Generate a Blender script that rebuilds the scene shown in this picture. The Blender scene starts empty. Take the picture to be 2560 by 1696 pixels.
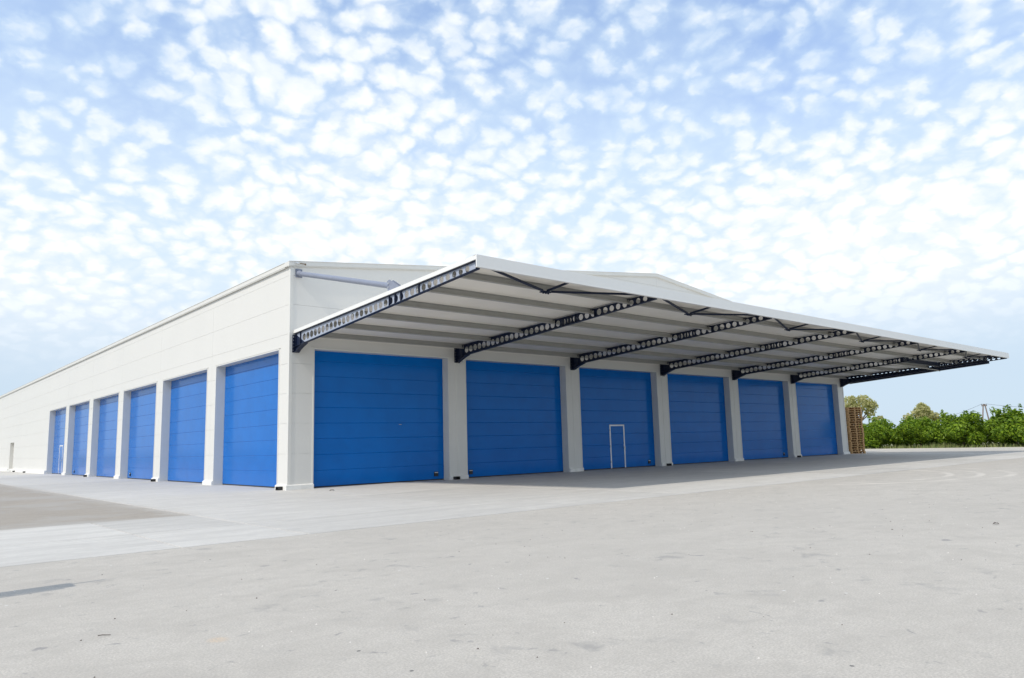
import bpy, bmesh, math, random
from mathutils import Vector, Matrix
random.seed(7)
scn = bpy.context.scene
COL = scn.collection

# ------------------------------------------------------------------ camera
cam_d = bpy.data.cameras.new('camera')
cam_d.sensor_width = 36.0
cam_d.lens = 1853.03 / 2560.0 * 36.0
cam_d.clip_start = 0.1
cam_d.clip_end = 6000.0
cam = bpy.data.objects.new('camera', cam_d)
COL.objects.link(cam)
R_ = Vector((0.75520044, -0.6549424, -0.02688412))
U_ = Vector((-0.07150786, -0.12308429, 0.98981659))
F_ = Vector((0.65158186, 0.7455875, 0.13978684))
M3 = Matrix((R_, U_, -F_)).transposed()
cam.matrix_world = Matrix.Translation((-10.7244, -23.7664, 1.3281)) @ M3.to_4x4()
scn.camera = cam

# ------------------------------------------------------------------ view
scn.view_settings.view_transform = 'Standard'
scn.view_settings.look = 'None'
scn.view_settings.exposure = 0.20
scn.view_settings.gamma = 1.0
scn.view_settings.use_curve_mapping = False

# ------------------------------------------------------------------ sun
SUN_DIR = Vector((-0.93, -0.09, 1.0)).normalized()       # towards the sun
sun_el = math.asin(SUN_DIR.z)
sun_az = math.atan2(SUN_DIR.x, SUN_DIR.y)
sd = bpy.data.lights.new('sun', 'SUN')
sd.energy = 2.5
sd.angle = math.radians(0.55)
sd.color = (1.0, 0.92, 0.80)
sun = bpy.data.objects.new('sun', sd)
COL.objects.link(sun)
sun.rotation_euler = (-SUN_DIR).to_track_quat('-Z', 'Y').to_euler()


# ------------------------------------------------------------------ node helper
class NT:
    def __init__(self, tree):
        self.t = tree
        self.n = tree.nodes
        self.l = tree.links

    def new(self, typ, **kw):
        n = self.n.new(typ)
        for k, v in kw.items():
            setattr(n, k, v)
        return n

    def put(self, sock, v):
        if v is None:
            return
        if hasattr(v, 'is_linked') or hasattr(v, 'links'):
            self.l.new(v, sock)
        else:
            if hasattr(sock.default_value, '__len__') and not hasattr(v, '__len__'):
                v = (v,) * len(sock.default_value)
            if hasattr(sock.default_value, '__len__') and len(sock.default_value) == 4 and len(v) == 3:
                v = tuple(v) + (1.0,)
            sock.default_value = v

    def math(self, op, a, b=None, c=None, clamp=False):
        n = self.new('ShaderNodeMath', operation=op, use_clamp=clamp)
        self.put(n.inputs[0], a)
        self.put(n.inputs[1], b)
        self.put(n.inputs[2], c)
        return n.outputs[0]

    def vmath(self, op, a, b=None):
        n = self.new('ShaderNodeVectorMath', operation=op)
        self.put(n.inputs[0], a)
        if op == 'SCALE':
            self.put(n.inputs[3], b)
        else:
            self.put(n.inputs[1], b)
        return n.outputs['Value'] if op in ('LENGTH', 'DISTANCE', 'DOT_PRODUCT') else n.outputs[0]

    def sstep(self, v, lo, hi, a=0.0, b=1.0):
        n = self.new('ShaderNodeMapRange', interpolation_type='SMOOTHSTEP')
        self.put(n.inputs[0], v)
        self.put(n.inputs[1], lo)
        self.put(n.inputs[2], hi)
        self.put(n.inputs[3], a)
        self.put(n.inputs[4], b)
        return n.outputs[0]

    def noise(self, vec, scale, detail=2.0, rough=0.5, dist=0.0, dim='3D'):
        n = self.new('ShaderNodeTexNoise', noise_dimensions=dim)
        if vec is not None:
            self.put(n.inputs['Vector'], vec)
        n.inputs['Scale'].default_value = scale
        n.inputs['Detail'].default_value = detail
        n.inputs['Roughness'].default_value = rough
        n.inputs['Distortion'].default_value = dist
        return n.outputs

    def mix(self, f, a, b, blend='MIX'):
        n = self.new('ShaderNodeMix', data_type='RGBA', blend_type=blend)
        self.put(n.inputs[0], f)
        self.put(n.inputs[6], a)
        self.put(n.inputs[7], b)
        return n.outputs[2]


# ------------------------------------------------------------------ sky
def make_world():
    w = bpy.data.worlds.new('World')
    scn.world = w
    w.use_nodes = True
    w.node_tree.nodes.clear()
    N = NT(w.node_tree)
    tc = N.new('ShaderNodeTexCoord')
    d = N.vmath('NORMALIZE', tc.outputs['Generated'])
    sky = N.new('ShaderNodeTexSky', sky_type='NISHITA')
    sky.sun_disc = False
    sky.sun_elevation = sun_el
    sky.sun_rotation = sun_az
    sky.altitude = 0
    sky.air_density = 1.0
    sky.dust_density = 0.6
    sky.ozone_density = 1.6
    sep = N.new('ShaderNodeSeparateXYZ')
    N.put(sep.inputs[0], d)
    z = N.math('MAXIMUM', sep.outputs[2], 0.0)
    zz = N.math('ADD', z, 0.40)
    comb = N.new('ShaderNodeCombineXYZ')
    N.put(comb.inputs[0], N.math('DIVIDE', sep.outputs[0], zz))
    N.put(comb.inputs[1], N.math('DIVIDE', sep.outputs[1], zz))
    uv = N.vmath('ADD', comb.outputs[0], (3.7, 1.9, 0.0))
    # domain warp
    wn = N.noise(uv, 5.0, 2.0, 0.5, dim='2D')
    warp = N.vmath('SCALE', N.vmath('SUBTRACT', wn['Color'], (0.5, 0.5, 0.5)), 0.07)
    wn2 = N.noise(uv, 34.0, 3.0, 0.55, dim='2D')
    warp2 = N.vmath('SCALE', N.vmath('SUBTRACT', wn2['Color'], (0.5, 0.5, 0.5)), 0.030)
    p = N.vmath('ADD', N.vmath('ADD', uv, warp), warp2)
    p = N.vmath('MULTIPLY', p, (1.0, 1.0, 0.0))

    def cells(vec, scale, smooth):
        vo = N.new('ShaderNodeTexVoronoi', feature='SMOOTH_F1', voronoi_dimensions='2D')
        N.put(vo.inputs['Vector'], vec)
        vo.inputs['Scale'].default_value = scale
        vo.inputs['Smoothness'].default_value = smooth
        vo.inputs['Randomness'].default_value = 0.95
        return vo.outputs['Distance']
    cell = cells(p, 21.5, 0.26)
    cell2 = cells(N.vmath('ADD', p, (7.1, 2.2, 0.0)), 46.0, 0.25)
    fb = N.noise(p, 20.0, 6.0, 0.58, dim='2D')['Fac']
    big = N.noise(uv, 0.9, 2.0, 0.5, dim='2D')['Fac']
    mid = N.noise(uv, 3.0, 3.0, 0.55, dim='2D')['Fac']
    # density: high in the cell's middle, thinned by fine noise, thickened by the broad sheets
    den = N.math('ADD', 0.22, N.math('MULTIPLY', N.sstep(cell, 0.74, 0.10), 0.78))
    den = N.math('SUBTRACT', den, N.math('MULTIPLY', N.math('SUBTRACT', cell2, 0.30), 0.45))
    den = N.math('ADD', den, N.math('MULTIPLY', N.math('SUBTRACT', fb, 0.5), 0.50))
    den = N.math('ADD', den, N.math('MULTIPLY', N.math('SUBTRACT', big, 0.5), 1.7))
    den = N.math('ADD', den, N.math('MULTIPLY', N.math('SUBTRACT', mid, 0.5), 0.55))
    # a slanting view looks through more cloud; close to the horizon the sheet ends in clear air
    slant = N.sstep(z, 0.50, 0.16, 0.04, 0.50)
    den = N.math('ADD', den, slant)
    cover = N.sstep(den, -0.38, 1.25)
    film = N.sstep(N.noise(uv, 2.3, 5.0, 0.6, dim='2D')['Fac'], 0.30, 0.70, 0.08, 0.55)
    film = N.math('MULTIPLY', film, N.sstep(z, 0.62, 0.30, 0.55, 1.0))
    cover = N.math('SUBTRACT', 1.0, N.math('MULTIPLY', N.math('SUBTRACT', 1.0, cover), N.math('SUBTRACT', 1.0, film)))
    fade = N.sstep(z, 0.07, 0.30, 0.0, 1.0)
    cover = N.math('MULTIPLY', cover, fade)
    cover = N.math('MULTIPLY', cover, 0.96)
    core = N.sstep(den, 0.25, 1.2)
    ccol = N.mix(core, (4.05, 5.0, 5.95), (5.6, 5.9, 6.15))
    ccol = N.mix(N.sstep(den, 1.05, 1.8), ccol, (7.6, 7.5, 7.3))
    # the air itself: the Nishita sky with a light veil of thin cirrus
    base = N.mix(1.0, sky.outputs[0], (0.74, 1.06, 1.42), 'MULTIPLY')
    veil = N.sstep(z, 0.58, 0.14, 0.12, 0.96)
    base = N.mix(veil, base, N.mix(N.sstep(z, 0.06, 0.24), (3.65, 4.4, 5.15), (4.85, 5.35, 5.85)))
    col = N.mix(cover, base, ccol)
    bg = N.new('ShaderNodeBackground')
    N.put(bg.inputs[0], col)
    bg.inputs[1].default_value = 0.15
    out = N.new('ShaderNodeOutputWorld')
    N.l.new(bg.outputs[0], out.inputs[0])


make_world()


# ------------------------------------------------------------------ materials
def mat(name, col, rough=0.5, metal=0.0, spec=0.5, var=0.06, vscale=3.0, bump=0.0, bscale=40.0, streak=0.0,
        coat=0.0, trans=0.0, island=None):
    m = bpy.data.materials.new(name)
    m.use_nodes = True
    N = NT(m.node_tree)
    b = m.node_tree.nodes['Principled BSDF']
    tc = N.new('ShaderNodeTexCoord')
    geo = N.new('ShaderNodeNewGeometry')
    pos = geo.outputs['Position']
    f = N.noise(pos, vscale, 4.0, 0.6)['Fac']
    dark = tuple(c * (1 - var) for c in col)
    lite = tuple(min(1, c * (1 + var)) for c in col)
    c = N.mix(N.sstep(f, 0.3, 0.7), dark, lite)
    if streak > 0:
        s = N.noise(N.vmath('MULTIPLY', pos, (5.0, 5.0, 0.25)), 1.6, 4.0, 0.6)['Fac']
        c = N.mix(N.sstep(s, 0.5, 0.8, 0.0, streak), c, tuple(x * 0.72 for x in col))
    if island:
        c2 = N.mix(geo.outputs['Random Per Island'], island[0], island[1])
        c = N.mix(0.75, c, c2)
    N.put(b.inputs['Base Color'], c)
    N.put(b.inputs['Roughness'], N.math('ADD', N.math('MULTIPLY', N.math('SUBTRACT', f, 0.5), 0.2 * rough), rough))
    b.inputs['Metallic'].default_value = metal
    b.inputs['Specular IOR Level'].default_value = spec
    if coat:
        b.inputs['Coat Weight'].default_value = coat
        b.inputs['Coat Roughness'].default_value = 0.08
    if bump > 0:
        bn = N.new('ShaderNodeBump')
        bn.inputs['Strength'].default_value = bump
        bn.inputs['Distance'].default_value = 0.02
        N.put(bn.inputs['Height'], N.noise(pos, bscale, 4.0, 0.6)['Fac'])
        N.l.new(bn.outputs[0], b.inputs['Normal'])
    if trans > 0:
        tr = N.new('ShaderNodeBsdfTranslucent')
        N.put(tr.inputs[0], N.mix(1.0, c, (1.2, 1.35, 0.6), 'MULTIPLY'))
        ms = N.new('ShaderNodeMixShader')
        ms.inputs[0].default_value = trans
        N.l.new(b.outputs[0], ms.inputs[1])
        N.l.new(tr.outputs[0], ms.inputs[2])
        N.l.new(ms.outputs[0], m.node_tree.nodes['Material Output'].inputs[0])
    return m


def door_mat():
    m = bpy.data.materials.new('blue_door_paint')
    m.use_nodes = True
    N = NT(m.node_tree)
    b = m.node_tree.nodes['Principled BSDF']
    pos = N.new('ShaderNodeNewGeometry').outputs['Position']
    f = N.noise(pos, 1.3, 4.0, 0.6)['Fac']
    c = N.mix(N.sstep(f, 0.3, 0.7), (0.0, 0.128, 0.475), (0.0, 0.143, 0.525))
    s = N.noise(N.vmath('MULTIPLY', pos, (4.0, 4.0, 0.3)), 1.7, 4.0, 0.6)['Fac']
    c = N.mix(N.sstep(s, 0.55, 0.85, 0.0, 0.07), c, (0.02, 0.15, 0.45))
    N.put(b.inputs['Base Color'], c)
    N.put(b.inputs['Roughness'], N.math('ADD', N.math('MULTIPLY', f, 0.08), 0.20))
    b.inputs['Specular IOR Level'].default_value = 0.05
    b.inputs['Coat Weight'].default_value = 0.65
    b.inputs['Coat IOR'].default_value = 1.31
    b.inputs['Coat Roughness'].default_value = 0.10
    # faintly wavy steel skin
    bn = N.new('ShaderNodeBump')
    bn.inputs['Strength'].default_value = 0.05
    bn.inputs['Distance'].default_value = 0.02
    N.put(bn.inputs['Height'], N.noise(N.vmath('MULTIPLY', pos, (0.6, 0.6, 1.6)), 0.9, 1.0, 0.4)['Fac'])
    N.l.new(bn.outputs[0], b.inputs['Normal'])
    return m


def ground_mat(name, col, kind):
    m = bpy.data.materials.new(name)
    m.use_nodes = True
    N = NT(m.node_tree)
    b = m.node_tree.nodes['Principled BSDF']
    pos = N.new('ShaderNodeNewGeometry').outputs['Position']
    big = N.noise(pos, 0.16, 4.0, 0.6)['Fac']
    md = N.noise(N.vmath('MULTIPLY', pos, (0.7, 1.0, 1.0)), 1.7, 6.0, 0.68, 0.6)['Fac']
    st = N.noise(pos, 2.6, 4.0, 0.65, 0.4)['Fac']
    fine = N.noise(pos, 62.0, 4.0, 0.75)['Fac']
    grit = N.noise(pos, 120.0, 3.0, 0.7)['Fac']
    blot = N.noise(pos, 7.0, 6.0, 0.72, 0.3)['Fac']
    sc = lambda k: tuple(x * k for x in col)
    c = N.mix(N.sstep(big, 0.3, 0.7), sc(0.98), sc(1.10))
    c = N.mix(N.sstep(md, 0.38, 0.70, 0.0, 0.75), c, sc(0.82))
    c = N.mix(N.sstep(blot, 0.40, 0.66, 0.0, 0.55), c, sc(0.84))
    # oily grey smudges with shapes of their own
    sm = N.math('MULTIPLY', N.sstep(st, 0.56, 0.72), N.sstep(N.noise(pos, 0.45, 2.0)['Fac'], 0.42, 0.65))
    c = N.mix(N.math('MULTIPLY', sm, 0.65 if kind == 'asphalt' else 0.32), c, (0.20, 0.205, 0.215))
    c = N.mix(N.sstep(fine, 0.25, 0.75, 0.95 if kind != 'concrete' else 0.4, 0.0), c, sc(0.62))
    c = N.mix(N.sstep(grit, 0.58, 0.8, 0.0, 0.75 if kind != 'concrete' else 0.25), c, sc(1.34))
    if kind == 'asphalt':
        # pale stones and dark specks in the surface
        v = N.new('ShaderNodeTexVoronoi', feature='F1')
        N.put(v.inputs['Vector'], N.vmath('MULTIPLY', pos, (1, 1, 0)))
        v.inputs['Scale'].default_value = 3.2
        sp = N.math('LESS_THAN', v.outputs['Distance'], 0.045)
        rs = N.new('ShaderNodeSeparateColor')
        N.put(rs.inputs[0], v.outputs['Color'])
        c = N.mix(N.math('MULTIPLY', sp, N.math('LESS_THAN', rs.outputs[0], 0.42)), c, (0.62, 0.62, 0.60))
        c = N.mix(N.math('MULTIPLY', sp, N.math('GREATER_THAN', rs.outputs[0], 0.80)), c, (0.12, 0.12, 0.12))
        # small dark scuffs and one worn orange paint smear
        sf = N.noise(N.vmath('MULTIPLY', pos, (1.0, 1.0, 1.0)), 5.0, 3.0, 0.6, 0.5)['Fac']
        c = N.mix(N.sstep(sf, 0.64, 0.74, 0.0, 0.6), c, (0.20, 0.20, 0.205))
        q = N.vmath('LENGTH', N.vmath('MULTIPLY', N.vmath('SUBTRACT', pos, (-8.71, -18.188, 0.0)), (10.0, 9.0, 0.0)))
        c = N.mix(N.math('MULTIPLY', N.sstep(q, 1.0, 0.3), N.sstep(fine, 0.35, 0.6, 0.0, 0.5)), c, (0.60, 0.42, 0.25))
        # dull streaks dragged across the yard
        dr = N.noise(N.vmath('MULTIPLY', pos, (0.7, 3.2, 1.0)), 1.5, 6.0, 0.68, 0.3)['Fac']
        c = N.mix(N.sstep(dr, 0.54, 0.72, 0.0, 0.45), c, sc(0.78))
        # faint pale tyre tracks of a turning lorry
        for cx, cy, rr in ((13.6, -9.6, 6.35), (13.4, -9.9, 5.3), (14.4, -10.4, 6.2)):
            dd = N.vmath('DISTANCE', N.vmath('MULTIPLY', pos, (1, 1, 0)), (cx, cy, 0.0))
            e = N.math('ABSOLUTE', N.math('SUBTRACT', dd, rr))
            k = N.math('MULTIPLY', N.sstep(e, 0.16, 0.05), N.sstep(N.noise(pos, 0.5, 2.0)['Fac'], 0.38, 0.6))
            c = N.mix(N.math('MULTIPLY', k, 0.45), c, sc(1.22))
    sx = N.new('ShaderNodeSeparateXYZ')
    N.put(sx.inputs[0], pos)
    ex = N.math('ADD', sx.outputs[0], 5.3)
    ey = N.math('SUBTRACT', -7.0, sx.outputs[1])
    nz = N.math('MULTIPLY', N.math('SUBTRACT', N.noise(pos, 0.9, 6.0, 0.7)['Fac'], 0.5), 1.5)
    if kind == 'tan':
        # worn, dusty margin of the old patch
        ed = N.math('MINIMUM', N.math('MULTIPLY', ex, -1.0), N.math('MULTIPLY', ey, -1.0))
        c = N.mix(N.sstep(N.math('ADD', ed, nz), 0.6, -0.3, 0.0, 0.6), c, (0.50, 0.485, 0.46))
        c = N.mix(N.sstep(N.noise(pos, 0.35, 5.0, 0.65)['Fac'], 0.45, 0.65, 0.0, 0.6), c, (0.37, 0.355, 0.335))
    if kind == 'concrete':
        # soil carried from the old patch onto the slabs
        cb = N.new('ShaderNodeCombineXYZ')
        N.put(cb.inputs[0], N.math('MAXIMUM', ex, 0.0))
        N.put(cb.inputs[1], N.math('MAXIMUM', ey, 0.0))
        ed = N.vmath('LENGTH', cb.outputs[0])
        c = N.mix(N.sstep(N.math('ADD', ed, nz), 0.5, -0.3, 0.0, 0.7), c, (0.44, 0.41, 0.37))
        # trowel sweeps
        dr = N.noise(N.vmath('MULTIPLY', pos, (0.35, 2.6, 1.0)), 1.0, 5.0, 0.62, 0.3)['Fac']
        c = N.mix(N.sstep(dr, 0.42, 0.70, 0.0, 0.9), c, sc(0.77))
        oi = N.new('ShaderNodeObjectInfo')
        c = N.mix(0.17, c, N.mix(oi.outputs['Random'], sc(0.55), sc(1.35)))
    N.put(b.inputs['Base Color'], c)
    N.put(b.inputs['Roughness'], N.math('ADD', 0.62 if kind == 'concrete' else 0.8, N.math('MULTIPLY', md, 0.15)))
    b.inputs['Specular IOR Level'].default_value = 0.3
    bn = N.new('ShaderNodeBump')
    bn.inputs['Strength'].default_value = 0.16 if kind != 'concrete' else 0.08
    bn.inputs['Distance'].default_value = 0.008
    N.put(bn.inputs['Height'], N.math('ADD', fine, N.math('MULTIPLY', grit, 0.5)))
    N.l.new(bn.outputs[0], b.inputs['Normal'])
    return m


MAT = dict(
    wall=mat('cream_panel', (0.695, 0.685, 0.655), 0.42, var=0.012, vscale=0.3, streak=0.025),
    trim=mat('cream_trim', (0.695, 0.688, 0.655), 0.4, var=0.02, vscale=1.0, streak=0.06),
    core=mat('joint_backing_board', (0.69, 0.68, 0.65), 0.7, var=0.03),  # backing board close to the panel colour, seen through the joints
    roof=mat('roof_sheet_paint', (0.72, 0.72, 0.70), 0.45, var=0.05),
    plinth=mat('plinth_paint', (0.78, 0.775, 0.75), 0.65, var=0.07, vscale=4.0, bump=0.2),
    fascia=mat('fascia_paint', (0.77, 0.77, 0.755), 0.38, var=0.015, vscale=0.6),
    soffit=mat('soffit_paint', (0.82, 0.79, 0.735), 0.45, var=0.03, vscale=0.8),
    purlin=mat('galvanised_steel', (0.37, 0.37, 0.355), 0.45, metal=0.15, var=0.04, vscale=2.0),
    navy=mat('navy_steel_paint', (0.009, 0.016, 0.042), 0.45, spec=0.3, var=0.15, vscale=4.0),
    sunlit_navy=mat('sunlit_navy_steel', (0.36, 0.40, 0.49), 0.42, var=0.05, vscale=3.0),  # sunlight on the end beam's web put into the colour; same steel as navy
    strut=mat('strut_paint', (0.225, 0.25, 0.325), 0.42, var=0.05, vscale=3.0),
    black=mat('black_rubber', (0.012, 0.012, 0.014), 0.5, var=0.2),
    white=mat('white_aluminium', (0.80, 0.81, 0.83), 0.35, var=0.03),
    chrome=mat('bright_steel', (0.72, 0.72, 0.72), 0.22, metal=0.9, var=0.05),
    rust=mat('brown_iron', (0.17, 0.11, 0.06), 0.7, var=0.2, vscale=20),
    door=door_mat(),
    pale_door=mat('beige_door_paint', (0.62, 0.60, 0.55), 0.5, var=0.04),
    pallet=mat('pallet_wood', (0.52, 0.31, 0.14), 0.85, var=0.25, vscale=9.0, bump=0.3, island=((0.66, 0.43, 0.21), (0.40, 0.22, 0.09))),
    bark=mat('bark', (0.11, 0.085, 0.06), 0.9, var=0.3, vscale=10, bump=0.5),
    leaf=mat('citrus_leaf', (0.17, 0.28, 0.02), 0.5, spec=0.3, var=0.35, vscale=1.0, trans=0.35, island=((0.025, 0.08, 0.008), (0.28, 0.39, 0.028))),
    hazed_olive=mat('hazed_eucalyptus_leaf', (0.46, 0.44, 0.24), 0.7, spec=0.2, var=0.15, vscale=0.6, trans=0.4, island=((0.36, 0.35, 0.19), (0.58, 0.54, 0.31))),  # leaf colour lifted pale to stand in for distance haze
    weed=mat('dry_weed', (0.20, 0.25, 0.08), 0.8, var=0.2, vscale=1.5, trans=0.2, island=((0.11, 0.18, 0.045), (0.34, 0.33, 0.15))),
    sand=mat('sandy_soil', (0.50, 0.46, 0.39), 0.9, var=0.14, vscale=0.7, bump=0.4),
    field=mat('field_soil', (0.22, 0.22, 0.11), 0.9, var=0.25, vscale=0.2),
    pole=mat('weathered_pole', (0.24, 0.19, 0.17), 0.85, var=0.2, vscale=6),
    cable=mat('cable', (0.10, 0.10, 0.11), 0.6),
    asphalt=ground_mat('pale_asphalt', (0.555, 0.522, 0.474), 'asphalt'),
    concrete=ground_mat('brushed_concrete', (0.58, 0.562, 0.53), 'concrete'),
    tan=ground_mat('tan_asphalt', (0.415, 0.375, 0.325), 'tan'),
    joint=mat('joint_grit', (0.16, 0.15, 0.135), 0.95, var=0.2, vscale=6.0),
    dry=mat('dry_leaf_brown', (0.06, 0.045, 0.035), 0.8, var=0.2),
    chalk=mat('pale_stone', (0.62, 0.60, 0.57), 0.9, var=0.1),
)


# ------------------------------------------------------------------ object helpers
def tag(o, label=None, cat=None, group=None, kind=None):
    if label:
        o['label'] = label
    if cat:
        o['category'] = cat
    if group:
        o['group'] = group
    if kind:
        o['kind'] = kind
    return o


def empty(name, loc=(0, 0, 0), label=None, cat=None, group=None, rz=0.0, kind=None):
    o = bpy.data.objects.new(name, None)
    o.empty_display_size = 0.3
    COL.objects.link(o)
    o.location = loc
    o.rotation_euler = (0, 0, rz)
    return tag(o, label, cat, group, kind)


def link(name, me, parent=None, loc=None):
    o = bpy.data.objects.new(name, me)
    COL.objects.link(o)
    if parent is not None:
        o.parent = parent
    if loc is not None:
        o.location = loc
    return o


class MB:
    """collects shapes, then links them as one mesh object"""

    def __init__(self):
        self.v = []
        self.f = []
        self.m = []
        self.cur = 0

    def face(self, pts, mi=None):
        i = len(self.v)
        self.v += [tuple(p) for p in pts]
        self.f.append(tuple(range(i, i + len(pts))))
        self.m.append(self.cur if mi is None else mi)

    def box(self, a, b):
        x0, y0, z0 = (min(a[i], b[i]) for i in range(3))
        x1, y1, z1 = (max(a[i], b[i]) for i in range(3))
        i = len(self.v)
        self.v += [(x0, y0, z0), (x1, y0, z0), (x1, y1, z0), (x0, y1, z0), (x0, y0, z1), (x1, y0, z1), (x1, y1, z1), (x0, y1, z1)]
        for q in ((0, 3, 2, 1), (4, 5, 6, 7), (0, 1, 5, 4), (1, 2, 6, 5), (2, 3, 7, 6), (3, 0, 4, 7)):
            self.f.append(tuple(i + k for k in q))
            self.m.append(self.cur)
        return self

    def prism(self, poly, o, ax, d):
        """poly: list of 3D points on a plane, extruded by vector d"""
        n = len(poly)
        i = len(self.v)
        self.v += [tuple(p) for p in poly]
        self.v += [tuple(p[k] + d[k] for k in range(3)) for p in poly]
        self.f.append(tuple(range(i, i + n)))
        self.m.append(self.cur)
        self.f.append(tuple(reversed(range(i + n, i + 2 * n))))
        self.m.append(self.cur)
        for k in range(n):
            k2 = (k + 1) % n
            self.f.append((i + k, i + n + k, i + n + k2, i + k2))
            self.m.append(self.cur)
        return self

    def bar(self, p, q, w, h=None, up=(0, 0, 1)):
        """rectangular bar from p to q"""
        h = w if h is None else h
        p, q = Vector(p), Vector(q)
        d = (q - p).normalized()
        up = Vector(up)
        s = d.cross(up)
        if s.length < 1e-4:
            s = d.cross(Vector((1, 0, 0)))
        s.normalize()
        u = s.cross(d)
        pts = []
        for c in (p, q):
            for a, b in ((-1, -1), (1, -1), (1, 1), (-1, 1)):
                pts.append(c + s * a * w / 2 + u * b * h / 2)
        i = len(self.v)
        self.v += [tuple(x) for x in pts]
        for f in ((0, 3, 2, 1), (4, 5, 6, 7), (0, 1, 5, 4), (1, 2, 6, 5), (2, 3, 7, 6), (3, 0, 4, 7)):
            self.f.append(tuple(i + k for k in f))
            self.m.append(self.cur)
        return self

    def tube(self, pts, r, n=10, r2=None, cap=True):
        pts = [Vector(p) for p in pts]
        rings = []
        for k, p in enumerate(pts):
            if k == 0:
                d = pts[1] - p
            elif k == len(pts) - 1:
                d = p - pts[k - 1]
            else:
                d = pts[k + 1] - pts[k - 1]
            d.normalize()
            a = d.cross(Vector((0, 0, 1)))
            if a.length < 1e-3:
                a = d.cross(Vector((1, 0, 0)))
            a.normalize()
            b = a.cross(d)
            rr = r if r2 is None else r + (r2 - r) * k / (len(pts) - 1)
            i = len(self.v)
            self.v += [tuple(p + (a * math.cos(t) + b * math.sin(t)) * rr) for t in [2 * math.pi * j / n for j in range(n)]]
            rings.append(i)
        for a, b in zip(rings, rings[1:]):
            for j in range(n):
                j2 = (j + 1) % n
                self.f.append((a + j, b + j, b + j2, a + j2))
                self.m.append(self.cur)
        if cap:
            self.f.append(tuple(rings[0] + j for j in range(n)))
            self.m.append(self.cur)
            self.f.append(tuple(rings[-1] + j for j in reversed(range(n))))
            self.m.append(self.cur)
        return self

    def mesh(self, name, mats, fix=True):
        me = bpy.data.meshes.new(name)
        me.from_pydata(self.v, [], self.f)
        for m in (mats if isinstance(mats, (list, tuple)) else [mats]):
            me.materials.append(m)
        me.polygons.foreach_set('material_index', self.m)
        if fix:
            bm = bmesh.new()
            bm.from_mesh(me)
            bmesh.ops.recalc_face_normals(bm, faces=bm.faces)
            bm.to_mesh(me)
            bm.free()
        me.update()
        return me

    def build(self, name, mats, parent=None, fix=True, smooth=False):
        me = self.mesh(name, mats, fix)
        if smooth:
            me.polygons.foreach_set('use_smooth', [True] * len(me.polygons))
            try:
                me.set_sharp_from_angle(angle=math.radians(40))
            except Exception:
                pass
        return link(name, me, parent)


# ------------------------------------------------------------------ GROUND
def sheet(name, x0, y0, x1, y1, z, m, label, hole=None, poly=None):
    b = MB()
    b.face(poly if poly else [(x0, y0, z), (x1, y0, z), (x1, y1, z), (x0, y1, z)])
    o = b.build(name, m, None, fix=False)
    return tag(o, label, None, None, 'structure')


sheet('ground', -2500, -2500, 3000, 3000, -0.03, MAT['field'], 'flat farmland reaching the horizon')
sheet('yard', -60, -90, 54.0, -12.582, 0.0, MAT['asphalt'], 'pale grey asphalt yard in front of the warehouse')
sheet('yard_side', 0, 0, 0, 0, 0.0, MAT['asphalt'], 'pale grey asphalt east of the concrete apron',
      poly=[(41.3, -12.57, 0), (54.0, -12.57, 0), (54.0, 90, 0), (41.3, 90, 0)])
sheet('tan_yard', -60, -7.0, -5.32, 95, 0.0, MAT['tan'], 'worn tan asphalt patch beside the concrete apron')
sheet('verge', 54.0, -90, 58.4, 90, -0.004, MAT['sand'], 'pale sandy verge in front of the citrus trees')

# concrete apron: separately cast slabs with open joints
apron = empty('concrete_apron', (0, 0, 0), 'pale concrete apron of cast slabs around the warehouse', None, None, 0, 'structure')
b = MB()
b.face([(-60, -12.56, -0.02), (41.28, -12.56, -0.02), (41.28, 0.6, -0.02), (-60, 0.6, -0.02)])
b.face([(-5.31, 0.6, -0.02), (0.6, 0.6, -0.02), (0.6, 95, -0.02), (-5.31, 95, -0.02)])
b.build('joint_bed', MAT['joint'], apron, fix=False)


def slab(x0, y0, x1, y1):
    g = 0.011
    m = MB()
    z = 0.004 + random.uniform(-0.0015, 0.0015)
    x0 += g
    y0 += g
    x1 -= g
    y1 -= g
    e = 0.005
    m.face([(x0 + e, y0 + e, z), (x1 - e, y0 + e, z), (x1 - e, y1 - e, z), (x0 + e, y1 - e, z)])
    lo = [(x0, y0, z - 0.008), (x1, y0, z - 0.008), (x1, y1, z - 0.008), (x0, y1, z - 0.008)]
    hi = [(x0 + e, y0 + e, z), (x1 - e, y0 + e, z), (x1 - e, y1 - e, z), (x0 + e, y1 - e, z)]
    dn = [(p[0], p[1], -0.02) for p in lo]
    for k in range(4):
        k2 = (k + 1) % 4
        m.face([lo[k], lo[k2], hi[k2], hi[k]])
        m.face([dn[k], dn[k2], lo[k2], lo[k]])
    m.build('concrete_slab', MAT['concrete'], apron, fix=False)


xs = [-30.2, -25.2, -20.2, -15.25, -10.2, -7.22, -5.3, -0.3, 4.7, 9.7, 14.7, 19.7, 24.7, 29.7, 34.7, 41.28]
for a, c in zip(xs, xs[1:]):
    slab(a, -12.56, c, -10.0)
    if c <= -5.0:
        slab(a, -10.0, c, -7.0)
    else:
        slab(a, -10.0, c, -5.0)
for a, c in zip(xs[6:], xs[7:]):
    slab(a, -5.0, c, 0.55)
ys = [0.55, 6.0, 12, 18, 24, 30, 36, 42, 48, 54, 60, 66, 72, 78, 86]
for a, c in zip(ys, ys[1:]):
    slab(-5.3, a, 0.55, c)

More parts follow.
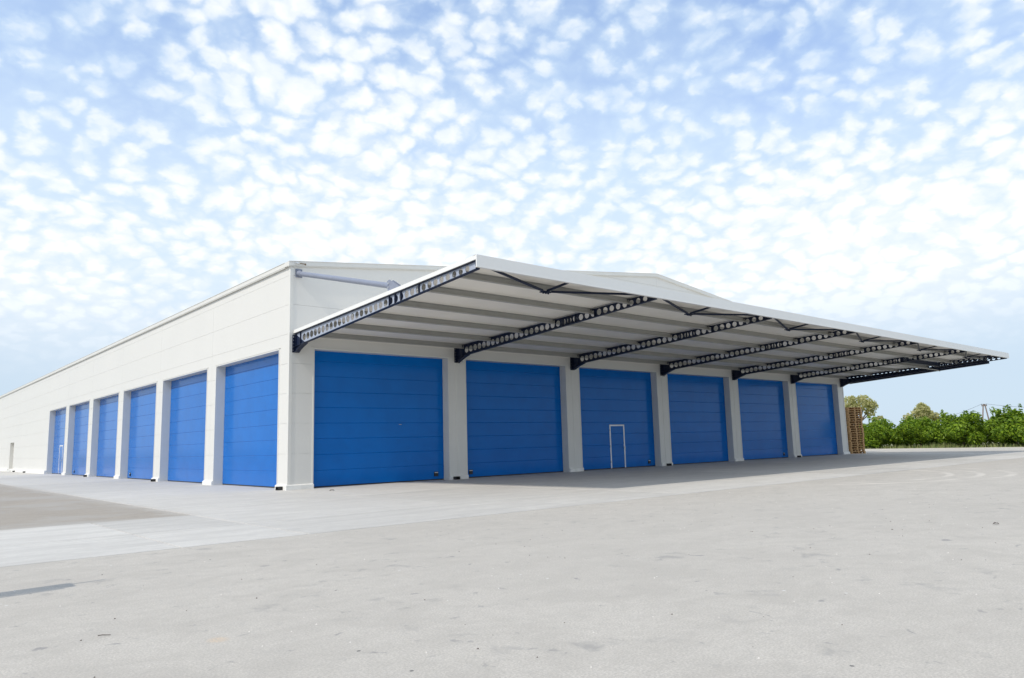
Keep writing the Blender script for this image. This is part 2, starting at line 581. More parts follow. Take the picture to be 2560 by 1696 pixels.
# ------------------------------------------------------------------ WAREHOUSE
XR, YB = 40.45, 86.6
SF, WF, OF, HF = 6.6, 5.718, 0.9055, 4.772
SL, WL, OL, HL = 7.162, 6.096, 0.8316, 4.776
PF = (SF - WF) / 2          # half pillar, front
PL = (SL - WL) / 2
EAVE = 7.61
PEAK = 9.83
XM = XR / 2
ROWS = [0.165, 1.19, 2.21, 3.223, 4.235, 5.255, 6.27, 7.29, 8.31, 9.33, 10.3]
DEPTH = 0.36
wh = empty('warehouse', (0, 0, 0), 'long cream panelled warehouse with rows of blue sectional doors and a low gable', 'building')
front = empty('front_wall', (0, 0, 0))
front.parent = wh
side = empty('side_wall', (0, 0, 0))
side.parent = wh


def gz(x):
    return EAVE + (PEAK - EAVE) * (1 - abs(x - XM) / XM)


def clip_poly(poly, below):
    """clip polygon (u,z) keeping z <= below(u) for the two linear halves"""
    out = poly
    for A, Bc, Cc in below:                      # A*u + B*z <= C
        res = []
        for i in range(len(out)):
            p, q = out[i], out[(i + 1) % len(out)]
            dp = A * p[0] + Bc * p[1] - Cc
            dq = A * q[0] + Bc * q[1] - Cc
            if dp <= 0:
                res.append(p)
            if dp * dq < 0:
                t = dp / (dp - dq)
                res.append((p[0] + (q[0] - p[0]) * t, p[1] + (q[1] - p[1]) * t))
        out = res
        if len(out) < 3:
            return []
    return out


SLOPE = (PEAK - EAVE) / XM
GABLE = [(-SLOPE, 1.0, EAVE), (SLOPE, 1.0, EAVE + SLOPE * XR)]
PJ = 0.0032                                     # half joint


def panel(poly, which):
    """one sandwich panel: (u,z) polygon with a face 20 mm proud of the core and eased edges"""
    if len(poly) < 3:
        return
    if which == 'F':
        P = lambda u, z, d: (u, d, z)
        par = front
    else:
        P = lambda u, z, d: (d, u, z)
        par = side
    cx = sum(p[0] for p in poly) / len(poly)
    m = MB()
    m.prism([P(u, z, 0.0) for u, z in poly], None, None, (0, 0.021, 0) if which == 'F' else (0.021, 0, 0))
    m.build('wall_panel', MAT['wall'], par)


def rect(u0, z0, u1, z1):
    return [(u0 + PJ, z0 + PJ), (u1 - PJ, z0 + PJ), (u1 - PJ, z1 - PJ), (u0 + PJ, z1 - PJ)]


def notch(c0, o0, o1, c1, z0, zh, z1):
    j = PJ
    pts = []
    if o0 - c0 > 0.15:
        pts += [(c0 + j, z0 + j), (o0, z0 + j), (o0, zh)]
    else:
        pts += [(c0 + j, zh)]
    if c1 - o1 > 0.15:
        pts += [(o1, zh), (o1, z0 + j), (c1 - j, z0 + j)]
    else:
        pts += [(c1 - j, zh)]
    pts += [(c1 - j, z1 - j), (c0 + j, z1 - j)]
    return pts


CT = 0.10                                       # corner trim width
fc = [CT] + [OF - PF + SF * i for i in range(1, 6)] + [XR - CT]
fo = [(OF + SF * i, OF + SF * i + WF) for i in range(6)]
lc = [CT] + [OL - PL + SL * i for i in range(1, 7)]
lo_ = [(OL + SL * i, OL + SL * i + WL) for i in range(6)]

# panels of the front wall
for i in range(6):
    c0, c1 = fc[i], fc[i + 1]
    o0, o1 = fo[i]
    for r in range(4):
        panel(rect(c0, ROWS[r], o0 + PJ, ROWS[r + 1]), 'F')
        panel(rect(o1 - PJ, ROWS[r], c1, ROWS[r + 1]), 'F')
    panel(notch(c0, o0, o1, c1, ROWS[4], HF, ROWS[5]), 'F')
    for r in range(5, 10):
        panel(clip_poly(rect(c0, ROWS[r], c1, ROWS[r + 1]), GABLE), 'F')
# panels of the side wall
for i in range(6):
    c0, c1 = lc[i], lc[i + 1]
    o0, o1 = lo_[i]
    for r in range(4):
        panel(rect(c0, ROWS[r], o0 + PJ, ROWS[r + 1]), 'L')
        panel(rect(o1 - PJ, ROWS[r], c1, ROWS[r + 1]), 'L')
    panel(notch(c0, o0, o1, c1, ROWS[4], HL, ROWS[5]), 'L')
    for r in range(5, 8):
        panel(rect(c0, ROWS[r], c1, min(ROWS[r + 1], EAVE)), 'L')
PD0, PD1, PDH = 59.7, 62.1, 2.74               # small personnel door
for i in range(6, 12):
    c0, c1 = OL - PL + SL * i, OL - PL + SL * (i + 1)
    for r in range(0, 8):
        z0, z1 = ROWS[r], min(ROWS[r + 1], EAVE)
        if c0 < PD0 < c1 and z0 < PDH:
            if z1 <= PDH:
                panel(rect(c0, z0, PD0 + PJ, z1), 'L')
                panel(rect(PD1 - PJ, z0, c1, z1), 'L')
            else:
                panel(notch(c0, PD0, PD1, c1, z0, PDH, z1), 'L')
        else:
            panel(rect(c0, z0, c1, z1), 'L')

# cores behind the panels (pillars, lintels, gable)
b = MB()
C0 = 0.02
edges = [C0 + 0.002] + [e for o in fo for e in o] + [XR - 0.022]
for k in range(0, len(edges), 2):
    b.box((edges[k], C0, 0.0), (edges[k + 1], 0.55, HF))
b.prism([(C0 + 0.002, C0, HF), (XR - 0.022, C0, HF), (XR - 0.022, C0, EAVE), (XM, C0, PEAK), (C0 + 0.002, C0, EAVE)], None, None, (0, 0.53, 0))
b.build('wall_core', MAT['core'], front)
b = MB()
edges = [0.55] + [e for o in lo_ for e in o] + [PD0, PD1, YB]
for k in range(0, len(edges), 2):
    if edges[k + 1] - edges[k] > 0.01:
        b.box((C0, edges[k], 0.0), (0.55, edges[k + 1], HL))
b.box((C0, PD0, PDH), (0.55, PD1, HL))
b.box((C0, 0.55, HL), (0.55, YB, EAVE))
b.build('wall_core', MAT['core'], side)
b = MB()
b.box((XR - 0.55, 0.55, 0), (XR, YB, EAVE))
b.build('far_wall', MAT['wall'], wh)
b = MB()
b.prism([(0.55, YB - 0.5, 0), (XR - 0.55, YB - 0.5, 0), (XR - 0.55, YB - 0.5, EAVE), (XM, YB - 0.5, PEAK), (0.55, YB - 0.5, EAVE)], None, None, (0, 0.5, 0))
b.build('rear_wall', MAT['wall'], wh)
# roof
b = MB()
for s in (0, 1):
    x0, x1 = (0.30, XM) if s == 0 else (XM, XR - 0.30)
    poly = [(x0, 0.31, gz(x0) + 0.01), (x1, 0.31, gz(x1) + 0.01), (x1, 0.31, gz(x1) + 0.09), (x0, 0.31, gz(x0) + 0.09)]
    b.prism(poly, None, None, (0, YB - 0.31, 0))
b.build('roof', MAT['roof'], wh)

# roof edge coping: box flashing with a drip lip
b = MB()
b.box((-0.085, 0.32, EAVE), (0.30, YB, EAVE + 0.145))
b.box((-0.10, 0.32, EAVE + 0.145), (0.31, YB, EAVE + 0.16))
b.box((-0.075, 0.32, EAVE - 0.03), (-0.01, YB, EAVE - 0.002))
b.build('roof_coping', MAT['trim'], wh)
b = MB()
for s in (-1, 1):
    xe = -0.10 if s < 0 else XR + 0.10
    for (y0, y1, za, zb) in ((-0.085, 0.30, 0.0, 0.145), (-0.10, 0.31, 0.147, 0.162), (-0.06, -0.01, -0.03, -0.002)):
        poly = [(xe, y0, gz(xe) + za), (XM, y0, PEAK + za), (XM, y0, PEAK + zb), (xe, y0, gz(xe) + zb)]
        b.prism(poly, None, None, (0, y1 - y0, 0))
b.build('roof_coping', MAT['trim'], wh)
# corner posts
b = MB()
b.prism([(-0.014, -0.014, 0.16), (CT, -0.014, 0.16), (CT, 0.012, 0.16), (0.012, 0.012, 0.16), (0.012, CT, 0.16), (-0.014, CT, 0.16)], None, None, (0, 0, EAVE - 0.16 - 0.035))
b.build('corner_trim', MAT['trim'], wh)
b = MB()
b.box((XR - CT, -0.014, 0.16), (XR + 0.014, 0.3, EAVE - 0.04))
b.build('corner_trim', MAT['trim'], wh)
# cover strips down the middle of the front pillars
for i in range(1, 6):
    b = MB()
    x = fc[i]
    b.box((x - 0.055, -0.013, 0.165), (x + 0.055, 0.0, HF + 0.4))
    b.build('cover_strip', MAT['trim'], wh)
# plinths
for i in range(7):
    x0 = -0.075 if i == 0 else fo[i - 1][1] + 0.002
    x1 = fo[i][0] - 0.002 if i < 6 else XR + 0.07
    b = MB()
    b.prism([(x0, -0.075, 0.0), (x1, -0.075, 0.0), (x1, -0.075, 0.15), (x0, -0.075, 0.15)], None, None, (0, 0.09, 0))
    b.prism([(x0, -0.07, 0.15), (x0, -0.016, 0.175), (x0, 0.0, 0.175), (x0, 0.0, 0.15)], None, None, (x1 - x0, 0, 0))
    b.build('plinth', MAT['plinth'], wh)
for i in range(7):
    y0 = 0.018 if i == 0 else lo_[i - 1][1] + 0.002
    y1 = lo_[i][0] - 0.002 if i < 6 else PD0
    w = 0.075 if i < 6 else 0.15
    b = MB()
    b.box((-w, y0, 0), (0.015, y1, 0.15 if i < 6 else 0.26))
    b.prism([(-w + 0.005, y0, 0.15), (-0.016, y0, 0.175), (0.0, y0, 0.175), (0.0, y0, 0.15)], None, None, (0, y1 - y0, 0))
    b.build('plinth', MAT['plinth'], wh)
b = MB()
b.box((-0.15, PD1, 0), (0.015, YB, 0.26))
b.build('plinth', MAT['plinth'], wh)


# sectional doors -------------------------------------------------------
ZJ = [0.045, 0.592, 1.137, 1.682, 2.227, 2.772, 3.318, 3.868, 4.41, 4.96]


def door_panel_mesh(w, h):
    """one insulated section: flat face, rounded lip above, shallow groove below"""
    e = 0.012
    m = MB()
    prof = [(0.0, 0.008), (0.003, 0.002), (0.012, 0.0), (h - 0.016, 0.0), (h - 0.008, 0.002), (h - 0.001, 0.010), (h - 0.001, 0.045), (0.0, 0.045)]
    m.prism([(0, d, z) for z, d in prof], None, None, (w, 0, 0))
    return m.mesh('door_panel', MAT['door'])


def make_door(which, i, handle=None, wicket=None):
    o0, o1 = (fo if which == 'F' else lo_)[i]
    w = o1 - o0
    H = HF if which == 'F' else HL
    d = empty('sectional_door', (o0, 0, 0) if which == 'F' else (0, o1, 0), None, None, None, 0 if which == 'F' else -math.pi / 2)
    d.parent = wh
    # local frame: x along wall (0..w), y into the building, z up
    for k in range(9):
        z0, z1 = ZJ[k], ZJ[k + 1]
        me = pm.setdefault((which, round(z1 - z0, 4)), None)
        if me is None:
            me = door_panel_mesh(w - 0.02, z1 - z0)
            pm[(which, round(z1 - z0, 4))] = me
        link('door_panel', me, d, (0.01, DEPTH, z0))
    s = MB()
    s.box((0.012, DEPTH + 0.006, 0.004), (w - 0.012, DEPTH + 0.04, 0.047))
    s.build('rubber_seal', MAT['black'], d)
    # flashing round the opening: lining plus a narrow face frame standing 14 mm proud
    t = MB()
    f, pr, ln = 0.045, -0.014, 0.006
    t.box((-f, pr, 0.176), (ln, 0.001, H + f))
    t.box((w - ln, pr, 0.176), (w + f, 0.001, H + f))
    t.box((ln, pr, H - ln), (w - ln, 0.001, H + f))
    t.box((-0.001, 0.001, 0.0), (ln, DEPTH + 0.09, H))
    t.box((w - ln, 0.001, 0.0), (w + 0.001, DEPTH + 0.09, H))
    t.box((ln, 0.001, H - ln), (w - ln, DEPTH + 0.09, H + 0.001))
    # little turned-up drip ends of the head flashing
    t.box((-f - 0.07, pr - 0.012, H + f), (w + f + 0.07, 0.001, H + f + 0.012))
    t.build('door_trim', MAT['trim'], d)
    if handle is not None:
        hx = handle
        hb = MB()
        hb.box((hx - 0.095, DEPTH - 0.022, 0.15), (hx + 0.095, DEPTH + 0.004, 0.33))
        hb.box((hx - 0.075, DEPTH - 0.032, 0.165), (hx + 0.075, DEPTH - 0.02, 0.255))
        hb.cur = 1
        hb.box((hx - 0.075, DEPTH - 0.034, 0.285), (hx + 0.075, DEPTH - 0.0225, 0.305))
        hb.build('door_handle', [MAT['black'], MAT['white']], d)
    if wicket is not None:
        x0, x1, top, hside = wicket
        fr = MB()
        q = 0.072
        fr.box((x0 - q / 2, DEPTH - 0.02, 0.03), (x0 + q / 2, DEPTH + 0.006, top))
        fr.box((x1 - q / 2, DEPTH - 0.02, 0.03), (x1 + q / 2, DEPTH + 0.006, top))
        fr.box((x0 - q / 2, DEPTH - 0.022, top), (x1 + q / 2, DEPTH + 0.006, top + 0.07))
        fr.build('wicket_frame', MAT['white'], d)
        for hz in (0.28, 1.02, 1.78):
            hg = MB()
            px_ = x0 if hside > 0 else x1
            hg.tube([(px_ - 0.035 * hside, DEPTH - 0.026, hz), (px_ - 0.035 * hside, DEPTH - 0.026, hz + 0.11)], 0.014, 8)
            hg.build('wicket_hinge', MAT['chrome'], d)
        th = MB()
        th.box((x0 + q / 2, DEPTH - 0.012, 0.03), (x1 - q / 2, DEPTH + 0.004, 0.055))
        th.build('wicket_threshold', MAT['black'], d)
        hn = MB()
        hx = x1 if hside > 0 else x0
        hn.box((hx - 0.022, DEPTH - 0.035, 0.85), (hx + 0.022, DEPTH - 0.019, 1.09))
        hn.tube([(hx - 0.0, DEPTH - 0.03, 1.0), (hx, DEPTH - 0.085, 1.0), (hx - 0.13 * hside, DEPTH - 0.085, 1.0)], 0.013, 8)
        hn.build('wicket_handle', MAT['chrome'], d)
        d['label'] = 'blue sectional door with a small white framed wicket door'
    return d


pm = {}
make_door('F', 0, handle=WF - 0.385)
make_door('F', 1, handle=0.44)
make_door('F', 2, handle=19.331 - (OF + 2 * SF), wicket=(16.47 - OF - 2 * SF, 17.48 - OF - 2 * SF, 2.04, 1))
make_door('F', 3)
make_door('F', 4, handle=32.505 - (OF + 4 * SF))
make_door('F', 5)
make_door('L', 0)
make_door('L', 1)
make_door('L', 2, handle=lo_[2][1] - 20.662)
make_door('L', 3)
make_door('L', 4, handle=lo_[4][1] - 34.834)
make_door('L', 5, wicket=(lo_[5][1] - 40.2, lo_[5][1] - 39.1, 2.03, 1))
# lock on the left edge of the fourth front door, bright badge on the first
b = MB()
b.box((OF + 3 * SF + 0.03, DEPTH - 0.03, 0.13), (OF + 3 * SF + 0.16, DEPTH, 0.33))
b.box((OF + 3 * SF + 0.03, DEPTH - 0.05, 0.24), (OF + 3 * SF + 0.12, DEPTH - 0.028, 0.27))
b.build('door_lock', MAT['black'], wh)
b = MB()
b.box((4.56, DEPTH - 0.012, 2.155), (4.67, DEPTH + 0.001, 2.172))
b.build('badge_plate', MAT['purlin'], wh)

# personnel door in the long side wall
pd = empty('personnel_door')
pd.parent = wh
b = MB()
b.box((0.30, PD0 + 0.05, 0.26), (0.35, PD1 - 0.05, PDH - 0.05))
b.build('door_leaf', MAT['pale_door'], pd)
b = MB()
b.box((-0.012, PD0 - 0.04, 0.26), (0.36, PD0 + 0.05, PDH + 0.04))
b.box((-0.012, PD1 - 0.05, 0.26), (0.36, PD1 + 0.04, PDH + 0.04))
b.box((-0.012, PD0 + 0.05, PDH - 0.05), (0.36, PD1 - 0.05, PDH + 0.04))
b.box((-0.25, PD0 - 0.1, 0.0), (0.55, PD1 + 0.1, 0.12))
b.box((-0.02, PD0 + 0.001, 0.12), (0.55, PD1 - 0.001, 0.258))
b.build('door_frame', MAT['trim'], pd)
b = MB()
b.box((0.27, PD0 + 0.15, 1.2), (0.30, PD0 + 0.21, 1.45))
b.tube([(0.28, PD0 + 0.18, 1.36), (0.22, PD0 + 0.18, 1.36), (0.22, PD0 + 0.34, 1.36)], 0.015, 8)
b.build('door_handle', MAT['black'], pd)


# drain outlets at the foot of pillars
def outlet(x, y, rz):
    m = MB()
    a, c, L = 0.11, 0.09, 0.16
    m.box((-a, -L, 0.005), (-a + 0.018, 0, c + 0.03))
    m.box((a - 0.018, -L, 0.005), (a, 0, c + 0.03))
    m.box((-a + 0.018, -L, c + 0.012), (a - 0.018, 0, c + 0.03))
    m.box((-a + 0.018, -L, 0.005), (a - 0.018, 0, 0.02))
    m.box((-a + 0.018, -0.03, 0.02), (a - 0.018, -0.002, c + 0.012))
    o = m.build('drain_outlet', MAT['black'], wh)
    o.location = (x, y, 0)
    o.rotation_euler = (0, 0, rz)


for x in (6.86, 20.27, 33.4):
    outlet(x, -0.075, 0)
for y in (0.30, 14.55, 28.9, 51.5, 57.2, 70.5):
    outlet(-0.075 if y < 43 else -0.15, y, -math.pi / 2)
# cable clamp on the coping near the corner
b = MB()
b.tube([(0.10, -0.12, EAVE + 0.09), (0.26, -0.12, EAVE + 0.105)], 0.022, 8)
b.box((0.14, -0.15, EAVE + 0.075), (0.19, -0.085, EAVE + 0.125))
b.cur = 1
b.tube([(0.26, -0.12, EAVE + 0.105), (0.50, -0.12, EAVE + 0.10)], 0.013, 6)
b.box((0.47, -0.135, EAVE + 0.07), (0.50, -0.085, EAVE + 0.12))
b.build('cable_clamp', [MAT['chrome'], MAT['rust']], wh)

# ------------------------------------------------------------------ CANOPY
can = empty('loading_canopy', (0, 0, 5.3), 'white cantilever loading canopy on dark perforated beams over the front doors', 'canopy')
can_inv = Vector((0, 0, -5.3))
D = 10.10
X0, X1 = 0.14, 40.36
BX = [0.215] + [fc[i] for i in range(1, 6)] + [40.16]


def zt(d):
    return 5.372 + 0.0497 * d


def zbt(d):
    return 5.245 + 0.0497 * d


def zbb(d):
    return 4.80 + 0.0725 * d


def cbuild(m, name, mt, parent=None, **k):
    """canopy parts are modelled in world space, then hung on the canopy's empty"""
    p = can if parent is None else parent
    m.v = [(x, y, z - 5.3) if p is can else (x, y, z) for x, y, z in m.v]
    return m.build(name, mt, p, **k)


# roof sheet (soffit visible from below)
b = MB()
zs = 0.085
b.prism([(X0 + 0.02, -0.02, zt(0) - zs), (X0 + 0.02, -D + 0.02, zt(D) - zs), (X0 + 0.02, -D + 0.02, zt(D) - 0.012), (X0 + 0.02, -0.02, zt(0) - 0.012)],
        None, None, (X1 - X0 - 0.04, 0, 0))
cbuild(b, 'roof_sheet', MAT['soffit'])
# fascias
b = MB()
b.box((X0 - 0.012, -D - 0.035, zt(D) - 0.305), (X1 + 0.012, -D, zt(D)))
b.box((X0 - 0.012, -D - 0.0, zt(D) - 0.012), (X1 + 0.012, -D + 0.12, zt(D) - 0.0015))
b.box((X0 - 0.010, -D - 0.045, zt(D) - 0.309), (X1 + 0.010, -D + 0.05, zt(D) - 0.297))
cbuild(b, 'front_fascia', MAT['fascia'])
for xa in (X0 - 0.012, X1 - 0.012):
    b = MB()
    b.prism([(xa, 0.0, zt(0) - 0.115), (xa, -D, zt(D) - 0.115), (xa, -D, zt(D) - 0.002), (xa, 0.0, zt(0) - 0.002)], None, None, (0.024, 0, 0))
    b.prism([(xa + 0.024, 0.0, zt(0) - 0.014), (xa + 0.024, -D, zt(D) - 0.014), (xa + 0.024, -D, zt(D) - 0.003), (xa + 0.024, 0.0, zt(0) - 0.003)], None, None, (0.12 if xa < 5 else -0.14, 0, 0))
    cbuild(b, 'side_fascia', MAT['fascia'])


# cellular beam meshes, modelled at x = 0
def beam_web(m, start=0.0):
    T = 0.006
    n = 16
    fl = 0.014
    d0, d1, s = 0.53, 9.99, 0.2725

    def P(x, d, z):
        return (x, -d, z)

    def quad(da, db):
        za, zb2 = zbb(da) + fl, zbb(db) + fl
        zc, zd = zbt(db) - fl, zbt(da) - fl
        for x in (-T, T):
            m.face([P(x, da, za), P(x, db, zb2), P(x, db, zc), P(x, da, zd)])
    d = d0
    while d < start:
        d += s
    quad(start if start > 0 else 0.0, d)
    while d + s <= d1:
        c = d + s / 2
        lo, hi = zbb(c) + fl, zbt(c) - fl
        cz = (lo + hi) / 2
        r = min(0.123 - 0.0028 * c, 0.43 * (hi - lo))
        ring, rect_ = [], []
        for k in range(n):
            t = 2 * math.pi * (k + 0.5) / n
            ct, sn = math.cos(t), math.sin(t)
            ring.append((c + r * ct, cz + r * sn))
            hw, hh = s / 2, (hi - lo) / 2
            sc = 1 / max(abs(ct) / hw, abs(sn) / hh)
            dd, zz = c + sc * ct, sc * sn
            # sheared to the sloping flanges
            mid = (zbb(dd) + zbt(dd)) / 2
            half = (zbt(dd) - zbb(dd)) / 2 - fl
            rect_.append((dd, mid + half * zz / hh))
        # insert exact corners by snapping the nearest sample
        for cd, sg in ((c - s / 2, -1), (c - s / 2, 1), (c + s / 2, -1), (c + s / 2, 1)):
            zc_ = (zbb(cd) + fl) if sg < 0 else (zbt(cd) - fl)
            k = min(range(n), key=lambda q: (rect_[q][0] - cd) ** 2 + (rect_[q][1] - zc_) ** 2)
            rect_[k] = (cd, zc_)
        for k in range(n):
            k2 = (k + 1) % n
            for x in (-T, T):
                m.face([P(x, *rect_[k]), P(x, *rect_[k2]), P(x, *ring[k2]), P(x, *ring[k])])
            m.face([P(-T, *ring[k]), P(-T, *ring[k2]), P(T, *ring[k2]), P(T, *ring[k])])
        d += s
    quad(d, D - 0.06)


def beam_flanges(m, start=0.0):
    w = 0.060
    fl = 0.014
    for z0, z1 in ((lambda d: zbb(d), lambda d: zbb(d) + fl), (lambda d: zbt(d) - fl, lambda d: zbt(d))):
        a, c = start, D - 0.05
        m.prism([(-w, -a, z0(a)), (-w, -c, z0(c)), (-w, -c, z1(c)), (-w, -a, z1(a))], None, None, (2 * w, 0, 0))
    m.box((-w, -(D - 0.05), zbb(D - 0.05)), (w, -(D - 0.035), zbt(D - 0.05)))


STIFF = (0.10, 0.44, 6.08, 6.38, 6.68, 7.57)


def beam_stiff(m, d):
    """one plate through the web, both sides"""
    m.prism([(-0.057, -d, zbb(d) + 0.0145), (0.057, -d, zbb(d) + 0.0145), (0.057, -d, zbt(d) - 0.0145), (-0.057, -d, zbt(d) - 0.0145)], None, None, (0, -0.014, 0))


def bracket(m):
    # haunch plate with a curved soffit, end plate and bolts
    arc = [(0.16, 4.625)] + [(0.16 + 0.62 * t, 4.625 + (zbb(0.78) - 4.625) * (t ** 0.75)) for t in (0.15, 0.3, 0.45, 0.6, 0.8, 1.0)]
    poly = [(-0.0075, -0.014, 5.24)] + [(-0.0075, -0.014, 4.625)] + [(-0.0075, -d, z) for d, z in arc]
    m.prism(poly, None, None, (0.015, 0, 0))
    for (d, z), (d2, z2) in zip(arc, arc[1:]):
        m.prism([(-0.085, -d, z), (-0.085, -d2, z2), (-0.085, -d2, z2 - 0.014), (-0.085, -d, z - 0.014)], None, None, (0.17, 0, 0))
    m.box((-0.085, -0.16, 4.611), (0.085, -0.014, 4.625))
    m.box((-0.13, -0.036, 4.60), (0.13, -0.014, 5.20))


def bolts(m):
    for k in range(5):
        z = 4.67 + k * 0.115
        for x in (-0.108, 0.108):
            m.tube([(x, -0.036, z), (x, -0.062, z)], 0.020, 6)


mw = MB(); beam_web(mw); ME_WEB = mw.mesh('web', MAT['navy'], fix=True)
mw = MB(); beam_web(mw); ME_WEB_END = mw.mesh('web', MAT['sunlit_navy'], fix=True)
mw = MB(); beam_flanges(mw); ME_FL = mw.mesh('flanges', MAT['navy'])
ME_ST = []
for d in STIFF:
    mw = MB()
    beam_stiff(mw, d)
    ME_ST.append(mw.mesh('stiffener', MAT['navy']))
mw = MB(); bracket(mw); ME_BR = mw.mesh('bracket', MAT['navy'])
mw = MB(); bolts(mw); ME_BO = mw.mesh('bolts', MAT['chrome'])
mw = MB(); mw.tube([(0.06, -0.05, 4.60), (0.08, -0.10, 4.575), (0.10, -0.16, 4.60), (0.11, -0.20, 4.66)], 0.035, 10); ME_SP = mw.mesh('drain_spout', MAT['chrome'])
for i, x in enumerate(BX):
    e = empty('cellular_beam', (x, 0, -5.3))
    e.parent = can
    if i == 0:
        e['label'] = 'end beam with navy flanges, web coloured pale as if sunlit'
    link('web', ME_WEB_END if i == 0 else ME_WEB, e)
    link('flanges', ME_FL, e)
    for me in ME_ST:
        link('stiffener', me, e)
    link('bracket', ME_BR, e)
    link('bolts', ME_BO, e)['kind'] = 'stuff'
    if i in (1, 3):
        link('drain_spout', ME_SP, e)

# purlins between the beams: Z sections hung under the sheet
PY = [0.42, 2.13, 3.88, 5.64, 7.39, 8.98]
for i in range(6):
    xa, xb = BX[i] + 0.012, BX[i + 1] - 0.012
    for d in PY:
        m = MB()
        top = zt(d) - zs - 0.003
        bot = top - 0.18
        m.box((xa, -d - 0.004, bot), (xb, -d + 0.004, top))
        m.box((xa, -d - 0.078, bot), (xb, -d - 0.004, bot + 0.006))
        m.box((xa, -d - 0.078, bot + 0.006), (xb, -d - 0.072, bot + 0.030))
        m.prism([(xa, -d - 0.07, zt(d + 0.07) - zs - 0.010), (xa, -d - 0.004, top - 0.007), (xa, -d - 0.004, top - 0.001), (xa, -d - 0.07, zt(d + 0.07) - zs - 0.004)],
                None, None, (xb - xa, 0, 0))
        # fixing cleats at both ends
        for xc in (xa, xb - 0.012):
            m.box((xc, -d - 0.06, bot - 0.01), (xc + 0.012, -d - 0.006, top - 0.012))
        cbuild(m, 'purlin', MAT['purlin'])

# bracing fans along the front edge: node on the outermost purlin, three rods to the edge
for i in range(6):
    xa, xb = BX[i], BX[i + 1]
    d = PY[-1]
    xn = (xa + xb) / 2 - 0.15
    zn = zt(d) - zs - 0.19
    ze = zt(D) - 0.20
    for tgt in ((xa + 0.10, -D + 0.06, ze), (xn + 0.1, -D + 0.02, ze + 0.02), (xb - 0.14, -D + 0.06, ze - 0.02)):
        m = MB()
        m.bar((xn, -d, zn), tgt, 0.055, 0.055)
        cbuild(m, 'brace_rod', MAT['navy'])
    m = MB()
    m.box((xn - 0.16, -d - 0.07, zn - 0.035), (xn + 0.16, -d + 0.07, zn - 0.004))
    for q in (-0.1, 0.0, 0.1):
        m.tube([(xn + q, -d - 0.02, zn - 0.035), (xn + q, -d - 0.02, zn - 0.07)], 0.025, 6)
    cbuild(m, 'brace_node', MAT['navy'])

# suspension strut above the near end, from the wall to the end beam
m = MB()
pa, pb = Vector((0.29, -0.03, 7.37)), Vector((0.27, -5.98, 5.86))
m.tube([pa, pb], 0.085, 18)
m.tube([pa, pa + (pb - pa).normalized() * 0.12], 0.115, 18, 0.08)
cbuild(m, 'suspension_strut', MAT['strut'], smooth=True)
m = MB()
m.box((0.17, -0.03, 7.23), (0.41, -0.003, 7.53))
for x in (0.20, 0.38):
    for z in (7.26, 7.50):
        m.tube([(x, -0.03, z), (x, -0.05, z)], 0.018, 6)
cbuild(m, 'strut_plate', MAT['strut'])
m = MB()
dv = (pb - pa).normalized()
m.tube([pb + dv * 0.002, pb + dv * 0.03], 0.083, 18)
for sx in (-0.07, 0.055):
    m.prism([(0.27 + sx, pb.y + 0.05, pb.z + 0.13), (0.27 + sx, pb.y - 0.08, pb.z + 0.16), (0.27 + sx, pb.y - 0.55, pb.z - 0.10), (0.27 + sx, pb.y - 0.55, zbt(-pb.y + 0.55) + 0.0),
             (0.27 + sx, pb.y - 0.03, zbt(-pb.y + 0.03)), (0.27 + sx, pb.y + 0.02, pb.z - 0.1)], None, None, (0.015, 0, 0))
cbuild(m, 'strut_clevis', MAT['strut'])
m = MB()
for q in (0.05, -0.06):
    m.tube([(0.27 - 0.10, pb.y - 0.06, pb.z + q), (0.27 + 0.10, pb.y - 0.06, pb.z + q)], 0.022, 8)
cbuild(m, 'strut_pin', MAT['chrome'])

# last bay: a dark tie beam carries a short perforated trimmer, and a dark side channel closes the end
TY = 6.75
m = MB()
m.box((BX[5] + 0.02, -TY - 0.05, zbt(TY) - 0.25), (38.88, -TY + 0.05, zbt(TY) - 0.02))
m.box((BX[5] + 0.02, -TY - 0.10, zbt(TY) - 0.265), (38.88, -TY + 0.08, zbt(TY) - 0.251))
cbuild(m, 'tie_beam', MAT['navy'])
e = empty('cellular_beam', (38.95, 0, -5.3), 'short trimmer beam in the last bay, from the tie beam to the edge')
e.parent = can
mw = MB(); beam_web(mw, 6.5); link('web', mw.mesh('web', MAT['navy']), e)
mw = MB(); beam_flanges(mw, 6.5); link('flanges', mw.mesh('flanges', MAT['navy']), e)
m = MB()
ya, yb = 0.45, 9.0
m.prism([(40.37, -ya, zbb(ya) - 0.05), (40.37, -yb, zbb(yb) - 0.09), (40.37, -yb, zbb(yb) + 0.17), (40.37, -7.4, zbb(7.4) + 0.20), (40.37, -ya, zbt(ya) - 0.1)], None, None, (0.02, 0, 0))
m.prism([(40.39, -ya, zbb(ya) - 0.05), (40.39, -yb, zbb(yb) - 0.09), (40.39, -yb, zbb(yb) - 0.075), (40.39, -ya, zbb(ya) - 0.035)], None, None, (0.24, 0, 0))
m.prism([(40.63, -ya, zbb(ya) - 0.05), (40.63, -yb, zbb(yb) - 0.09), (40.63, -yb, zbb(yb) + 0.10), (40.63, -ya, zbb(ya) + 0.14)], None, None, (0.02, 0, 0))
cbuild(m, 'side_channel', MAT['navy'])
m = MB()
pts = [(33.7, -5.55, 5.27), (36.0, -6.1, 5.24), (38.0, -6.35, 5.20), (39.3, -6.45, 5.15), (39.9, -6.45, 5.11)]
m.tube(pts, 0.032, 8)
cbuild(m, 'drain_pipe', MAT['purlin'], smooth=True)


